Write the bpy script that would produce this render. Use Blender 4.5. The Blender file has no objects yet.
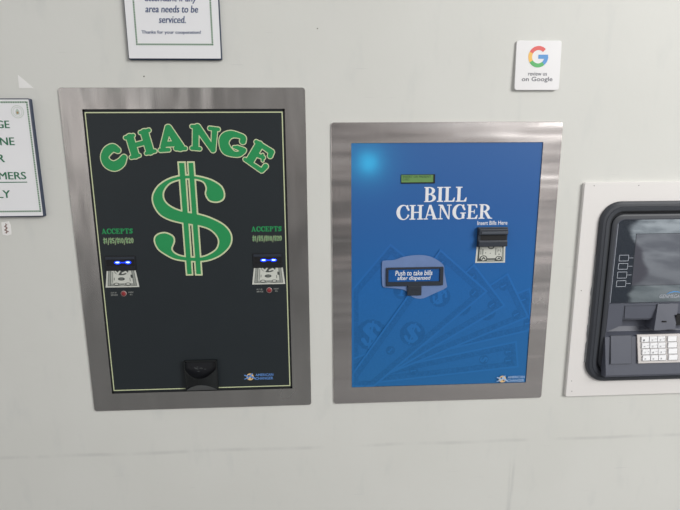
import bpy, bmesh, math, random
import numpy as np
from mathutils import Vector, Matrix
random.seed(7); np.random.seed(7)
S = bpy.context.scene
COL = S.collection
EYE = 1.55          # camera height; every z below is measured from it in millimetres
D = 0.98821         # distance from lens to the front of the steel plates

# ------------------------------------------------------------ camera
cam = bpy.data.cameras.new('camera'); cam_o = bpy.data.objects.new('camera', cam); COL.objects.link(cam_o)
cam.sensor_width = 36; cam.lens = 36*494.72/680; cam.clip_start = .02; cam.clip_end = 200
yaw, pitch, roll = 0.04776, -0.198632, -0.0066777
fw = Vector((math.sin(yaw)*math.cos(pitch), math.cos(yaw)*math.cos(pitch), math.sin(pitch)))
rt = Vector((math.cos(yaw), -math.sin(yaw), 0)); up = rt.cross(fw)
r2 = math.cos(roll)*rt+math.sin(roll)*up; u2 = -math.sin(roll)*rt+math.cos(roll)*up
M = Matrix((r2, u2, -fw)).transposed().to_4x4(); M.translation = Vector((0, -D, EYE))
cam_o.matrix_world = M
S.camera = cam_o

# ------------------------------------------------------------ world, lights, exposure
S.view_settings.view_transform = 'Standard'; S.view_settings.look = 'None'
S.view_settings.gamma = 1; S.view_settings.exposure = 0.0; S.view_settings.use_curve_mapping = False
W = bpy.data.worlds.new('World'); S.world = W; W.use_nodes = True
nt = W.node_tree; nt.nodes.clear()
def N(t, **k):
    n = nt.nodes.new(t)
    for a, b in k.items(): setattr(n, a, b)
    return n
def L(a, b): nt.links.new(a, b)
def math_(op, a, b=None, clamp=False):
    n = N('ShaderNodeMath', operation=op, use_clamp=clamp)
    for i, v in enumerate((a, b)):
        if v is None: continue
        if isinstance(v, (int, float)): n.inputs[i].default_value = v
        else: L(v, n.inputs[i])
    return n.outputs[0]
def mr(v, a, b, c=0.0, d=1.0):
    n = N('ShaderNodeMapRange', interpolation_type='SMOOTHSTEP')
    L(v, n.inputs['Value'])
    for k, x in zip(('From Min', 'From Max', 'To Min', 'To Max'), (a, b, c, d)): n.inputs[k].default_value = x
    return n.outputs[0]
def mixc(f, a, b):
    n = N('ShaderNodeMix', data_type='RGBA')
    if isinstance(f, (int, float)): n.inputs[0].default_value = f
    else: L(f, n.inputs[0])
    for i, v in ((6, a), (7, b)):
        if isinstance(v, tuple): n.inputs[i].default_value = (*v, 1)
        else: L(v, n.inputs[i])
    return n.outputs[2]
tc = N('ShaderNodeTexCoord'); sep = N('ShaderNodeSeparateXYZ'); L(tc.outputs['Generated'], sep.inputs[0])
az = math_('ARCTAN2', sep.outputs[0], math_('MULTIPLY', sep.outputs[1], -1.0))     # 0 = away from the wall, + = right
el = math_('ARCSINE', sep.outputs[2])
no = N('ShaderNodeTexNoise'); no.inputs['Scale'].default_value = 5; no.inputs['Detail'].default_value = 5
mp = N('ShaderNodeMapping'); mp.inputs['Scale'].default_value = (1, 1, 3.5); L(tc.outputs['Generated'], mp.inputs[0]); L(mp.outputs[0], no.inputs[0])
nz = no.outputs[0]
sky = mixc(mr(nz, .35, .65), (.62, .64, .66), (1.0, 1.0, .98))
yard = mixc(mr(nz, .42, .58), (.45, .42, .40), (1.8, 1.7, 1.66))                    # what stands across the forecourt
elw = math_('ADD', el, math_('MULTIPLY', math_('SUBTRACT', nz, .5), .16))
far = mixc(mr(elw, .10, .16), yard, sky)
pave = mixc(mr(nz, .3, .7), (.42, .42, .42), (.62, .62, .62))
gnd = mixc(mr(math_('ADD', elw, mr(az, .30, .42, 0, .14)), -.16, -.04), pave, far)
# bright patch added to the world at right for the screen glass to reflect
azw = math_('ADD', az, math_('MULTIPLY', math_('SUBTRACT', nz, .5), .10))
n2 = N('ShaderNodeTexNoise'); n2.inputs['Scale'].default_value = 14; n2.inputs['Detail'].default_value = 4; L(mp.outputs[0], n2.inputs[0])
bright = mixc(mr(n2.outputs[0], .38, .62), (1.3, 1.45, 1.55), (3.6, 3.8, 3.9))
fr = math_('MULTIPLY', mr(azw, .590, .602), math_('MULTIPLY', mr(elw, -.42, -.38), mr(elw, -.075, -.115)))
bright = mixc(mr(el, -.30, -.13), (.9, 1.02, .98), bright)
side = math_('MULTIPLY', mr(az, .22, .42, 1.0, 2.7), math_('MULTIPLY', mr(az, -.45, -.25, 2.4, 1.0), math_('MAXIMUM', mr(math_('ABSOLUTE', az), .06, .24, .55, 1.0), mr(el, -.02, .12))))                                                 # world brightened at both sides, dimmed in the middle, to shape the steel reflections
side = math_('ADD', 1.0, math_('MULTIPLY', math_('SUBTRACT', side, 1.0), math_('ADD', math_('MULTIPLY', mr(el, -.03, .05, 1.0, .5), mr(az, -.1, 0)), math_('MULTIPLY', mr(az, 0, -.1), mr(el, -.14, 0, .25, 1.0)))))
ww = N('ShaderNodeVectorMath', operation='SCALE'); L(gnd, ww.inputs[0]); L(side, ww.inputs['Scale'])
darkm = math_('MULTIPLY', mr(azw, .475, .490), mr(el, .12, .08))                    # dark zone put into the world for the screen glass to reflect
c0 = mixc(darkm, ww.outputs[0], (.10, .11, .13))
c1 = mixc(fr, c0, bright)
bg = N('ShaderNodeBackground'); bg.inputs[1].default_value = 0.345; L(c1, bg.inputs[0])
wo = N('ShaderNodeOutputWorld'); L(bg.outputs[0], wo.inputs[0])

def area(name, loc, tgt, size, power, col):
    l = bpy.data.lights.new(name, 'AREA'); l.shape = 'DISK'; l.size = size; l.energy = power; l.color = col
    o = bpy.data.objects.new(name, l); COL.objects.link(o); o.location = loc
    o.rotation_euler = (Vector(tgt)-Vector(loc)).to_track_quat('-Z', 'Y').to_euler(); return o
area('open_sky_light', (2.9, -2.7, 2.95), (0.25, 0, 1.45), 2.1, 132, (1, .985, .955))

# ------------------------------------------------------------ materials
def srgb(r, g, b):
    f = lambda c: (c/255/12.92 if c/255 <= .04045 else ((c/255+.055)/1.055)**2.4)
    return (f(r), f(g), f(b))
def mat(name, col, rough=.5, metal=0., spec=.5, noise=0., nscale=40., emit=None, estr=0., coat=0., stretch=(1, 1, 1), bump=0., rnoise=0.):
    m = bpy.data.materials.new(name); m.use_nodes = True; t = m.node_tree; b = t.nodes['Principled BSDF']
    b.inputs['Base Color'].default_value = (*col, 1); b.inputs['Roughness'].default_value = rough
    b.inputs['Metallic'].default_value = metal; b.inputs['Specular IOR Level'].default_value = spec
    b.inputs['Coat Weight'].default_value = coat; b.inputs['Coat Roughness'].default_value = .08
    if emit: b.inputs['Emission Color'].default_value = (*emit, 1); b.inputs['Emission Strength'].default_value = estr
    c = t.nodes.new('ShaderNodeTexCoord'); mp = t.nodes.new('ShaderNodeMapping'); mp.inputs['Scale'].default_value = stretch
    t.links.new(c.outputs['Object'], mp.inputs[0])
    n = t.nodes.new('ShaderNodeTexNoise'); n.inputs['Scale'].default_value = nscale; n.inputs['Detail'].default_value = 4
    t.links.new(mp.outputs[0], n.inputs[0])
    x = t.nodes.new('ShaderNodeMix'); x.data_type = 'RGBA'
    x.inputs[6].default_value = (*[v*(1-noise) for v in col], 1); x.inputs[7].default_value = (*[min(1, v*(1+noise)) for v in col], 1)
    t.links.new(n.outputs[0], x.inputs[0]); t.links.new(x.outputs[2], b.inputs['Base Color'])
    if bump:
        bp = t.nodes.new('ShaderNodeBump'); bp.inputs['Strength'].default_value = bump; bp.inputs['Distance'].default_value = .002
        t.links.new(n.outputs[0], bp.inputs['Height']); t.links.new(bp.outputs[0], b.inputs['Normal'])
    if rnoise:
        q = t.nodes.new('ShaderNodeMapRange'); q.inputs['To Min'].default_value = rough-rnoise; q.inputs['To Max'].default_value = rough+rnoise
        t.links.new(n.outputs[0], q.inputs['Value']); t.links.new(q.outputs[0], b.inputs['Roughness'])
    return m

def steel(name, col, seed, wave, dist):
    m = bpy.data.materials.new(name); m.use_nodes = True; t = m.node_tree; b = t.nodes['Principled BSDF']
    b.inputs['Metallic'].default_value = 1; b.inputs['Roughness'].default_value = .3
    c = t.nodes.new('ShaderNodeTexCoord')
    def nz(scale, stretch, det=3):
        mp = t.nodes.new('ShaderNodeMapping'); mp.inputs['Scale'].default_value = stretch; mp.inputs['Location'].default_value = (seed, seed*.7, seed*.3)
        t.links.new(c.outputs['Object'], mp.inputs[0])
        n = t.nodes.new('ShaderNodeTexNoise'); n.inputs['Scale'].default_value = scale; n.inputs['Detail'].default_value = det
        t.links.new(mp.outputs[0], n.inputs[0]); return n.outputs[0]
    brush = nz(60, (12, 12, .4), 6); blot = nz(9, (1, 1, 1)); band = nz(7, wave, 2); streak = nz(22, (1, 1, .12) if wave[0] > 1 else (.1, 1, 1), 3)
    x = t.nodes.new('ShaderNodeMix'); x.data_type = 'RGBA'
    x.inputs[6].default_value = (*[v*.78 for v in col], 1); x.inputs[7].default_value = (*[min(1, v*1.22) for v in col], 1)
    ad = t.nodes.new('ShaderNodeMath'); ad.operation = 'MULTIPLY_ADD'; ad.inputs[1].default_value = .35
    t.links.new(brush, ad.inputs[0])
    m2 = t.nodes.new('ShaderNodeMath'); m2.operation = 'MULTIPLY'; m2.inputs[1].default_value = .65; t.links.new(streak, m2.inputs[0]); t.links.new(m2.outputs[0], ad.inputs[2])
    t.links.new(ad.outputs[0], x.inputs[0]); t.links.new(x.outputs[2], b.inputs['Base Color'])
    q = t.nodes.new('ShaderNodeMapRange'); q.inputs['To Min'].default_value = .16; q.inputs['To Max'].default_value = .32
    t.links.new(blot, q.inputs['Value']); t.links.new(q.outputs[0], b.inputs['Roughness'])
    bp = t.nodes.new('ShaderNodeBump'); bp.inputs['Strength'].default_value = 1; bp.inputs['Distance'].default_value = dist
    t.links.new(band, bp.inputs['Height'])
    bp2 = t.nodes.new('ShaderNodeBump'); bp2.inputs['Strength'].default_value = .12; bp2.inputs['Distance'].default_value = .0005
    t.links.new(brush, bp2.inputs['Height']); t.links.new(bp.outputs[0], bp2.inputs['Normal'])
    t.links.new(bp2.outputs[0], b.inputs['Normal'])
    return m

def wall_material():
    m = bpy.data.materials.new('painted_wall'); m.use_nodes = True; t = m.node_tree; b = t.nodes['Principled BSDF']
    b.inputs['Roughness'].default_value = .55; b.inputs['Specular IOR Level'].default_value = .3
    ln = t.links.new
    c = t.nodes.new('ShaderNodeTexCoord'); s = t.nodes.new('ShaderNodeSeparateXYZ'); ln(c.outputs['Object'], s.inputs[0])
    def noise(scale, stretch=(1, 1, 1), det=4, loc=(0, 0, 0)):
        mp = t.nodes.new('ShaderNodeMapping'); mp.inputs['Scale'].default_value = stretch; mp.inputs['Location'].default_value = loc
        ln(c.outputs['Object'], mp.inputs[0])
        n = t.nodes.new('ShaderNodeTexNoise'); n.inputs['Scale'].default_value = scale; n.inputs['Detail'].default_value = det
        ln(mp.outputs[0], n.inputs[0]); return n.outputs[0]
    def ma(op, a, b_=None, clamp=False):
        n = t.nodes.new('ShaderNodeMath'); n.operation = op; n.use_clamp = clamp
        for i, v in enumerate((a, b_)):
            if v is None: continue
            if isinstance(v, (int, float)): n.inputs[i].default_value = v
            else: ln(v, n.inputs[i])
        return n.outputs[0]
    def rng(v, a, b_, c_=0., d=1.):
        n = t.nodes.new('ShaderNodeMapRange'); n.interpolation_type = 'SMOOTHSTEP'; ln(v, n.inputs[0])
        for k, x in zip((1, 2, 3, 4), (a, b_, c_, d)): n.inputs[k].default_value = x
        return n.outputs[0]
    def mx(f, a, b_):
        n = t.nodes.new('ShaderNodeMix'); n.data_type = 'RGBA'; ln(f, n.inputs[0])
        for i, v in ((6, a), (7, b_)):
            if isinstance(v, tuple): n.inputs[i].default_value = (*v, 1)
            else: ln(v, n.inputs[i])
        return n.outputs[2]
    base = mx(rng(noise(3.5), .3, .7), (.675, .675, .640), (.700, .700, .668))
    base = mx(ma('MULTIPLY', rng(noise(24, (1, 1, .35)), .55, .75), .35), base, (.60, .61, .59))
    # the scuffed horizontal seam below the machines
    seam = ma('ABSOLUTE', ma('SUBTRACT', ma('ADD', s.outputs[2], ma('MULTIPLY', noise(4), .012)), EYE-.6265))
    seam = ma('MULTIPLY', rng(seam, .0065, .0005), rng(noise(9, (1, 1, .1), 5, (3, 0, 0)), .38, .62))
    base = mx(ma('MULTIPLY', seam, .32), base, (.42, .42, .41))
    # vertical drip marks low on the right
    dx = ma('ABSOLUTE', ma('SUBTRACT', ma('ADD', s.outputs[0], ma('MULTIPLY', noise(7), .03)), .452))
    drip = ma('MULTIPLY', rng(dx, .010, .001), rng(s.outputs[2], EYE-.66, EYE-.72))
    base = mx(ma('MULTIPLY', ma('MULTIPLY', drip, rng(noise(30, (3, 1, .2)), .35, .6)), .35), base, (.46, .47, .46))
    # fine scratches
    sc = rng(noise(38, (.35, 1, 5), 2, (1.3, 0, .4)), .70, .78)
    base = mx(ma('MULTIPLY', sc, .22), base, (.5, .5, .49))
    ln(base, b.inputs['Base Color'])
    bp = t.nodes.new('ShaderNodeBump'); bp.inputs['Strength'].default_value = .12; bp.inputs['Distance'].default_value = .002
    ln(noise(55, (1, 1, 1), 3), bp.inputs['Height']); ln(bp.outputs[0], b.inputs['Normal'])
    return m

M_wall = wall_material()
M_floor = mat('concrete_floor', (.22, .22, .22), .8, noise=.2, nscale=6)
M_steel1 = steel('brushed_steel', (.56, .545, .53), 0, (1.6, 1, .5), .008)
M_steel2 = steel('brushed_steel_warm', (.68, .645, .635), 4.2, (.25, 1, 1.9), .008)
M_cab = mat('cabinet_metal', (.12, .12, .12), .6, noise=.1)
M_black = mat('black_graphic_panel', srgb(37, 43, 47), .42, spec=.4, noise=.08, nscale=12)
M_blackedge = mat('black_panel_rim', srgb(24, 27, 32), .5)
M_cream = mat('cream_print', srgb(206, 214, 172), .45, noise=.03)
M_green = mat('green_print', srgb(34, 146, 84), .45, noise=.05)
M_blackpl = mat('black_plastic', (.012, .013, .016), .35, spec=.5, noise=.1)
M_slot = mat('slot_darkness', (.003, .003, .004), .6)
M_gloss = mat('gloss_black_plastic', (.010, .012, .013), .14, spec=.45)
M_smoke = mat('smoke_grey_plastic', (.085, .092, .096), .35, spec=.4)
M_led = mat('blue_led', (.02, .05, .8), .3, emit=(.0, .035, 1), estr=1.3)
M_ledcore = mat('blue_led_core', (.5, .7, 1), .3, emit=(.30, .55, 1), estr=2.6)
M_paper = mat('bill_print_paper', srgb(206, 208, 200), .6, noise=.04)
M_ink = mat('bill_print_ink', srgb(72, 76, 74), .6, noise=.2, nscale=400)
M_midink = mat('bill_print_shade', srgb(150, 154, 148), .6, noise=.25, nscale=700)
M_red = mat('red_lens', (.27, .025, .03), .4, coat=.2)
M_redc = mat('red_lens_ring', (.35, .25, .24), .35)
M_captions = mat('grey_caption_print', srgb(140, 143, 140), .5)
M_logoblue = mat('logo_blue_print', srgb(96, 142, 208), .5)
M_logopale = mat('logo_pale_print', srgb(160, 190, 226), .5)
M_logotan = mat('logo_tan_print', srgb(226, 190, 132), .5)
M_white = mat('white_print', srgb(232, 234, 238), .5)
M_navy = mat('navy_print', srgb(26, 40, 92), .5)
M_lcd = mat('green_lcd', srgb(104, 146, 84), .35, noise=.08, nscale=60, coat=.3)
M_lcdink = mat('lcd_segments', srgb(66, 100, 58), .5)
M_residue = mat('adhesive_film', srgb(110, 134, 180), .35, noise=.12, nscale=45)
M_window = mat('dispenser_label_blue', srgb(24, 88, 158), .25, noise=.08, coat=.4)
M_slate = mat('slate_black_plastic', srgb(44, 50, 60), .4, noise=.08)
M_slate_l = mat('slate_grey_plastic', srgb(72, 78, 88), .42, noise=.06)
M_surround = mat('white_surround_plate', (.79, .765, .75), .45, noise=.02, nscale=8)
M_bezel = mat('charcoal_bezel', (.036, .040, .050), .42, noise=.15, nscale=30, spec=.5)
M_bezel2 = mat('charcoal_bezel_band', (.038, .042, .052), .5, noise=.12, nscale=30)
M_fascia = mat('blue_grey_fascia', (.088, .095, .124), .5, noise=.08, nscale=25)
M_fascia_d = mat('blue_grey_fascia_line', (.045, .05, .065), .5)
M_keypl = mat('keypad_plate_metal', (.56, .53, .52), .45, noise=.04, metal=.15)
M_key = mat('white_key', (.86, .86, .88), .4)
M_keyd = mat('key_legend_print', (.22, .22, .25), .5)
M_screenline = mat('pale_line_print', srgb(186, 190, 200), .4)
M_caulk = mat('grey_caulk', (.22, .23, .24), .6, noise=.5, nscale=60)
M_signw = mat('notice_paper', (.85, .85, .872), .35, noise=.012, nscale=12, coat=.25)
M_signedge = mat('dark_blue_sign_edge', srgb(38, 50, 74), .35)
M_greenline = mat('green_border_print', srgb(188, 202, 190), .5)
M_greendark = mat('green_border_dots', srgb(50, 98, 68), .5)
M_textblue = mat('slate_blue_text', srgb(62, 80, 122), .5)
M_textgreen = mat('deep_green_text', srgb(40, 112, 80), .5)
M_google = mat('white_plate', (.80, .79, .80), .35, noise=.01)
M_gr = mat('red_print', srgb(226, 96, 92), .5); M_gy = mat('yellow_print', srgb(244, 190, 92), .5)
M_gg = mat('green_mark_print', srgb(86, 180, 104), .5); M_gb = mat('blue_mark_print', srgb(86, 152, 214), .5)
M_gt = mat('grey_text_print', srgb(96, 98, 108), .5)
M_tape = mat('white_tape', (.86, .85, .84), .5)
M_scrap = mat('torn_label_paper', (.88, .86, .85), .7, noise=.05)
M_brown = mat('brown_marker', srgb(112, 72, 62), .6)
M_hole = mat('dark_speck', (.10, .09, .08), .7)
M_seal = mat('pale_seal_print', srgb(196, 206, 196), .6)
M_sealr = mat('seal_centre_print', srgb(178, 146, 110), .6)

def screen_material(name, col, k):
    m = bpy.data.materials.new(name); m.use_nodes = True; t = m.node_tree; b = t.nodes['Principled BSDF']
    b.inputs['Base Color'].default_value = (*col, 1); b.inputs['Roughness'].default_value = .3
    g = t.nodes.new('ShaderNodeBsdfGlossy'); g.inputs['Roughness'].default_value = .015; g.inputs['Color'].default_value = (.93, .97, 1, 1)
    x = t.nodes.new('ShaderNodeMixShader'); x.inputs[0].default_value = k
    t.links.new(b.outputs[0], x.inputs[1]); t.links.new(g.outputs[0], x.inputs[2])
    t.links.new(x.outputs[0], t.nodes['Material Output'].inputs[0]); return m
M_screen = screen_material('glossy_screen_glass', (.02, .027, .04), .28)
M_display = screen_material('display_glass', srgb(78, 78, 88), .13)

def blue_material(name, k, tex=0.):
    """the printed translucent sheet: ink runs from violet blue (top) to clearer blue (bottom); lets light from behind through"""
    m = bpy.data.materials.new(name); m.use_nodes = True; t = m.node_tree; b = t.nodes['Principled BSDF']; ln = t.links.new
    c = t.nodes.new('ShaderNodeTexCoord'); s = t.nodes.new('ShaderNodeSeparateXYZ'); ln(c.outputs['Object'], s.inputs[0])
    r = t.nodes.new('ShaderNodeMapRange'); ln(s.outputs[2], r.inputs[0])
    r.inputs[1].default_value = .04; r.inputs[2].default_value = .555
    cr = t.nodes.new('ShaderNodeValToRGB'); ln(r.outputs[0], cr.inputs[0])
    e = cr.color_ramp.elements
    def kk(c_): return (*[min(1, v*k) for v in c_], 1)
    e[0].position = 0; e[0].color = kk(srgb(44, 112, 174)); e[1].position = 1; e[1].color = kk(srgb(64, 108, 172))
    q = e.new(.45); q.color = kk(srgb(42, 108, 178)); q = e.new(.75); q.color = kk(srgb(54, 104, 172))
    out = cr.outputs[0]
    if tex:
        n = t.nodes.new('ShaderNodeTexNoise'); n.inputs['Scale'].default_value = 260; n.inputs['Detail'].default_value = 3; ln(c.outputs['Object'], n.inputs[0])
        x = t.nodes.new('ShaderNodeMix'); x.data_type = 'RGBA'; x.blend_type = 'MULTIPLY'; x.inputs[0].default_value = 1
        rr_ = t.nodes.new('ShaderNodeMapRange'); ln(n.outputs[0], rr_.inputs[0]); rr_.inputs[1].default_value = .3; rr_.inputs[2].default_value = .7
        rr_.inputs[3].default_value = 1-tex; rr_.inputs[4].default_value = 1
        cc = t.nodes.new('ShaderNodeCombineColor')
        for i in range(3): ln(rr_.outputs[0], cc.inputs[i])
        ln(out, x.inputs[6]); ln(cc.outputs[0], x.inputs[7]); out = x.outputs[2]
    ln(out, b.inputs['Base Color']); b.inputs['Roughness'].default_value = .34; b.inputs['Specular IOR Level'].default_value = .28
    tr = t.nodes.new('ShaderNodeBsdfTranslucent'); tr.inputs[0].default_value = (.12, .65, .9, 1)
    x = t.nodes.new('ShaderNodeMixShader'); x.inputs[0].default_value = .12
    ln(b.outputs[0], x.inputs[1]); ln(tr.outputs[0], x.inputs[2]); ln(x.outputs[0], t.nodes['Material Output'].inputs[0])
    return m
M_blue = blue_material('blue_graphic_sheet', 1.0)
M_b_hi = blue_material('blue_note_edge_print', 1.12)
M_b_fill = blue_material('blue_note_print', 1.05, .07)
M_b_lo = blue_material('blue_note_ink_print', .91, .16)
M_b_mid = blue_material('blue_note_shade_print', 1.0, .2)

# ------------------------------------------------------------ mesh builder
class MB:
    """collects shapes given in millimetres (x right, y into the wall, z up from eye height) into ONE mesh"""
    def __init__(s): s.v = []; s.f = []; s.m = []; s.mats = []
    def mi(s, m):
        if m not in s.mats: s.mats.append(m)
        return s.mats.index(m)
    def add(s, vs, fs, m):
        o = len(s.v); s.v += [tuple(v) for v in vs]; k = s.mi(m)
        for f in fs: s.f.append([o+i for i in f]); s.m.append(k)
    def flat(s, art, y, m):
        vs, fs = art
        s.add([(x, y, z) for x, z in vs], fs, m)
    def poly(s, pts, y, m):
        s.add([(x, y, z) for x, z in pts], [list(range(len(pts)))], m)
    def rect(s, x0, x1, z0, z1, y, m): s.poly([(x0, z0), (x1, z0), (x1, z1), (x0, z1)], y, m)
    def box(s, x0, x1, y0, y1, z0, z1, m, bev=0):
        bm = bmesh.new(); bmesh.ops.create_cube(bm, size=1)
        for v in bm.verts:
            v.co = ((x0+x1)/2+v.co.x*(x1-x0), (y0+y1)/2+v.co.y*(y1-y0), (z0+z1)/2+v.co.z*(z1-z0))
        if bev: bmesh.ops.bevel(bm, geom=bm.edges[:], offset=bev, segments=2, affect='EDGES', profile=.6)
        bm.verts.index_update(); s.add([v.co[:] for v in bm.verts], [[v.index for v in f.verts] for f in bm.faces], m); bm.free()
    def loft(s, rings, m, cap0=False, cap1=False, closed=False):
        n = len(rings[0]); vs = [p for r in rings for p in r]; fs = []
        R = len(rings)
        for i in range(R if closed else R-1):
            a = i*n; b = ((i+1) % R)*n
            for j in range(n): fs.append([a+j, a+(j+1) % n, b+(j+1) % n, b+j])
        if cap0: fs.append(list(range(n-1, -1, -1)))
        if cap1: fs.append(list(range((R-1)*n, R*n)))
        s.add(vs, fs, m)
    def build(s, name, parent=None, base=None, smooth=False):
        b = Vector(base) if base is not None else base_of(parent)
        me = bpy.data.meshes.new(name)
        me.from_pydata([(x/1000-b.x, y/1000-b.y, z/1000+EYE-b.z) for x, y, z in s.v], [], s.f)
        for m in s.mats: me.materials.append(m)
        me.polygons.foreach_set('material_index', s.m)
        bm = bmesh.new(); bm.from_mesh(me); bmesh.ops.recalc_face_normals(bm, faces=bm.faces)
        bm.to_mesh(me); bm.free()
        if smooth: me.polygons.foreach_set('use_smooth', [True]*len(me.polygons))
        me.update()
        o = bpy.data.objects.new(name, me); COL.objects.link(o)
        if parent is None: o.location = b
        else: o.parent = parent
        return o
BASE = {}
def base_of(o):
    while o is not None and o.parent is not None: o = o.parent
    return Vector(BASE.get(o.name, (0, 0, 0))) if o is not None else Vector((0, 0, 0))
def thing(name, loc_mm, label, cat, group=None):
    o = bpy.data.objects.new(name, None); COL.objects.link(o); o.empty_display_size = .05
    o.location = (loc_mm[0]/1000, loc_mm[1]/1000, loc_mm[2]/1000+EYE); BASE[o.name] = tuple(o.location)
    tag(o, label, cat, group); return o
def tag(o, label, cat, group=None):
    o['label'] = label; o['category'] = cat
    if group: o['group'] = group
def mm(x, y, z): return (x/1000, y/1000, z/1000+EYE)

def rrect(x0, x1, z0, z1, r, y, n=7):
    pts = []
    for cx, cz, a0 in ((x1-r, z1-r, 0), (x0+r, z1-r, 90), (x0+r, z0+r, 180), (x1-r, z0+r, 270)):
        for i in range(n):
            a = math.radians(a0+90*i/(n-1)); pts.append((cx+r*math.cos(a), y, cz+r*math.sin(a)))
    return pts
def dp(x, z, y):       # a point measured on the plate plane, moved to its real depth y (mm) along the line of sight of the survey
    k = (D*1000+y)/(D*1000); return (x*k, z*k)

# ------------------------------------------------------------ outline drawing by distance fields (for print and lettering)
def fill(f, x0, x1, z0, z1, h, level=0.0):
    nx = int((x1-x0)/h)+2; nz_ = int((z1-z0)/h)+2
    X = x0+np.arange(nx)*h; Z = z0+np.arange(nz_)*h
    G = f(*np.meshgrid(X, Z))-level
    G = np.where(np.abs(G) < 1e-6, 1e-6, G)
    vs = []; fs = []; idx = {}
    def vert(key, p):
        i = idx.get(key)
        if i is None: i = len(vs); idx[key] = i; vs.append(p)
        return i
    ins = G < 0
    for j in range(nz_-1):
        i = 0
        while i < nx-1:
            c = (ins[j, i], ins[j, i+1], ins[j+1, i+1], ins[j+1, i])
            k = sum(c)
            if k == 0: i += 1; continue
            if k == 4:
                i2 = i
                while i2 < nx-1 and ins[j, i2] and ins[j, i2+1] and ins[j+1, i2+1] and ins[j+1, i2]: i2 += 1
                fs.append([vert(('c', i, j), (X[i], Z[j])), vert(('c', i2, j), (X[i2], Z[j])), vert(('c', i2, j+1), (X[i2], Z[j+1])), vert(('c', i, j+1), (X[i], Z[j+1]))])
                i = i2; continue
            cs = [(i, j), (i+1, j), (i+1, j+1), (i, j+1)]
            poly = []
            for q in range(4):
                a, b = cs[q], cs[(q+1) % 4]
                ga, gb = G[a[1], a[0]], G[b[1], b[0]]
                if ga < 0: poly.append(vert(('c',)+a, (X[a[0]], Z[a[1]])))
                if (ga < 0) != (gb < 0):
                    t = ga/(ga-gb); e = (min(a, b), max(a, b))
                    poly.append(vert(('e',)+e, (X[a[0]]+t*(X[b[0]]-X[a[0]]), Z[a[1]]+t*(Z[b[1]]-Z[a[1]]))))
            if len(poly) >= 3: fs.append(poly)
            i += 1
    return vs, fs
def s_cap(pts):
    """stroke through (x, z, r) points"""
    def f(X, Z):
        d = np.full(X.shape, 1e9)
        P = pts if len(pts) > 1 else pts*2
        for (ax, az_, ar), (bx, bz, br) in zip(P[:-1], P[1:]):
            dx, dz = bx-ax, bz-az_; L2 = dx*dx+dz*dz+1e-9
            t = np.clip(((X-ax)*dx+(Z-az_)*dz)/L2, 0, 1)
            d = np.minimum(d, np.hypot(X-ax-t*dx, Z-az_-t*dz)-(ar+t*(br-ar)))
        return d
    return f
def s_poly(pts):
    P = np.array(pts, float)
    def f(X, Z):
        d = np.full(X.shape, 1e18); w = np.zeros(X.shape, bool)
        for (ax, az_), (bx, bz) in zip(P, np.roll(P, -1, 0)):
            dx, dz = bx-ax, bz-az_
            t = np.clip(((X-ax)*dx+(Z-az_)*dz)/(dx*dx+dz*dz+1e-12), 0, 1)
            d = np.minimum(d, (X-ax-t*dx)**2+(Z-az_-t*dz)**2)
            c = ((az_ > Z) != (bz > Z)) & (X < (bx-ax)*(Z-az_)/(bz-az_+1e-12)+ax)
            w ^= c
        d = np.sqrt(d); return np.where(w, -d, d)
    return f
def s_box(x0, z0, x1, z1): return s_poly([(x0, z0), (x1, z0), (x1, z1), (x0, z1)])
def s_ell(cx, cz, rx, rz):
    def f(X, Z):
        k = np.hypot((X-cx)/rx, (Z-cz)/rz); return (k-1)*min(rx, rz)
    return f
def U(*fs):
    def f(X, Z):
        d = fs[0](X, Z)
        for g in fs[1:]: d = np.minimum(d, g(X, Z))
        return d
    return f
def cut(a, *bs):
    def f(X, Z):
        d = a(X, Z)
        for b in bs: d = np.maximum(d, -b(X, Z))
        return d
    return f
def both(a, *bs):
    def f(X, Z):
        d = a(X, Z)
        for b in bs: d = np.maximum(d, b(X, Z))
        return d
    return f
def band(a, w):
    return lambda X, Z: np.abs(a(X, Z))-w
def smooth_loop(P, k=5):
    P = np.array(P, float); n = len(P); out = []
    for i in range(n):
        a, b, c, d = P[i-1], P[i], P[(i+1) % n], P[(i+2) % n]
        for t in np.arange(k)/k:
            out.append(.5*((2*b)+(-a+c)*t+(2*a-5*b+4*c-d)*t*t+(-a+3*b-3*c+d)*t**3))
    return out

# slab serif capitals, cap height 1: (width, field)
def serif(cx, top, w=.36, h=.07):
    return s_box(cx-w/2, 1-h if top else 0, cx+w/2, 1 if top else h)
GL = {}
st = .17
GL['B'] = (.66, cut(U(s_box(.07, 0, .07+st, 1), s_box(0, 0, .3, .06), s_box(0, .94, .3, 1), both(s_ell(.28, .745, .31, .255), s_box(.1, 0, 1, 1)), both(s_ell(.30, .27, .35, .27), s_box(.1, 0, 1, 1))),
                 both(s_ell(.27, .745, .15, .19), s_box(.07+st, 0, 1, 1)), both(s_ell(.28, .27, .19, .205), s_box(.07+st, 0, 1, 1))))
GL['I'] = (.34, U(s_box(.085, 0, .255, 1), serif(.17, 1, .34), serif(.17, 0, .34)))
GL['L'] = (.60, U(s_box(.08, 0, .08+st, 1), serif(.165, 1), s_box(0, 0, .55, .07), s_poly([(.42, 0), (.57, 0), (.60, .28), (.55, .28)])))
GL['C'] = (.74, U(cut(s_ell(.40, .5, .40, .52), s_ell(.45, .5, .235, .45), s_poly([(.45, .5), (.80, .64), (1.2, 1.0), (1.2, .0), (.80, .30)])), s_poly([(.62, .72), (.70, .66), (.70, 1.0), (.65, 1.0), (.55, .93)])))
GL['H'] = (.80, U(s_box(.08, 0, .08+st, 1), s_box(.55, 0, .55+st, 1), s_box(.2, .46, .6, .53), serif(.165, 1), serif(.165, 0), serif(.635, 1), serif(.635, 0)))
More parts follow.
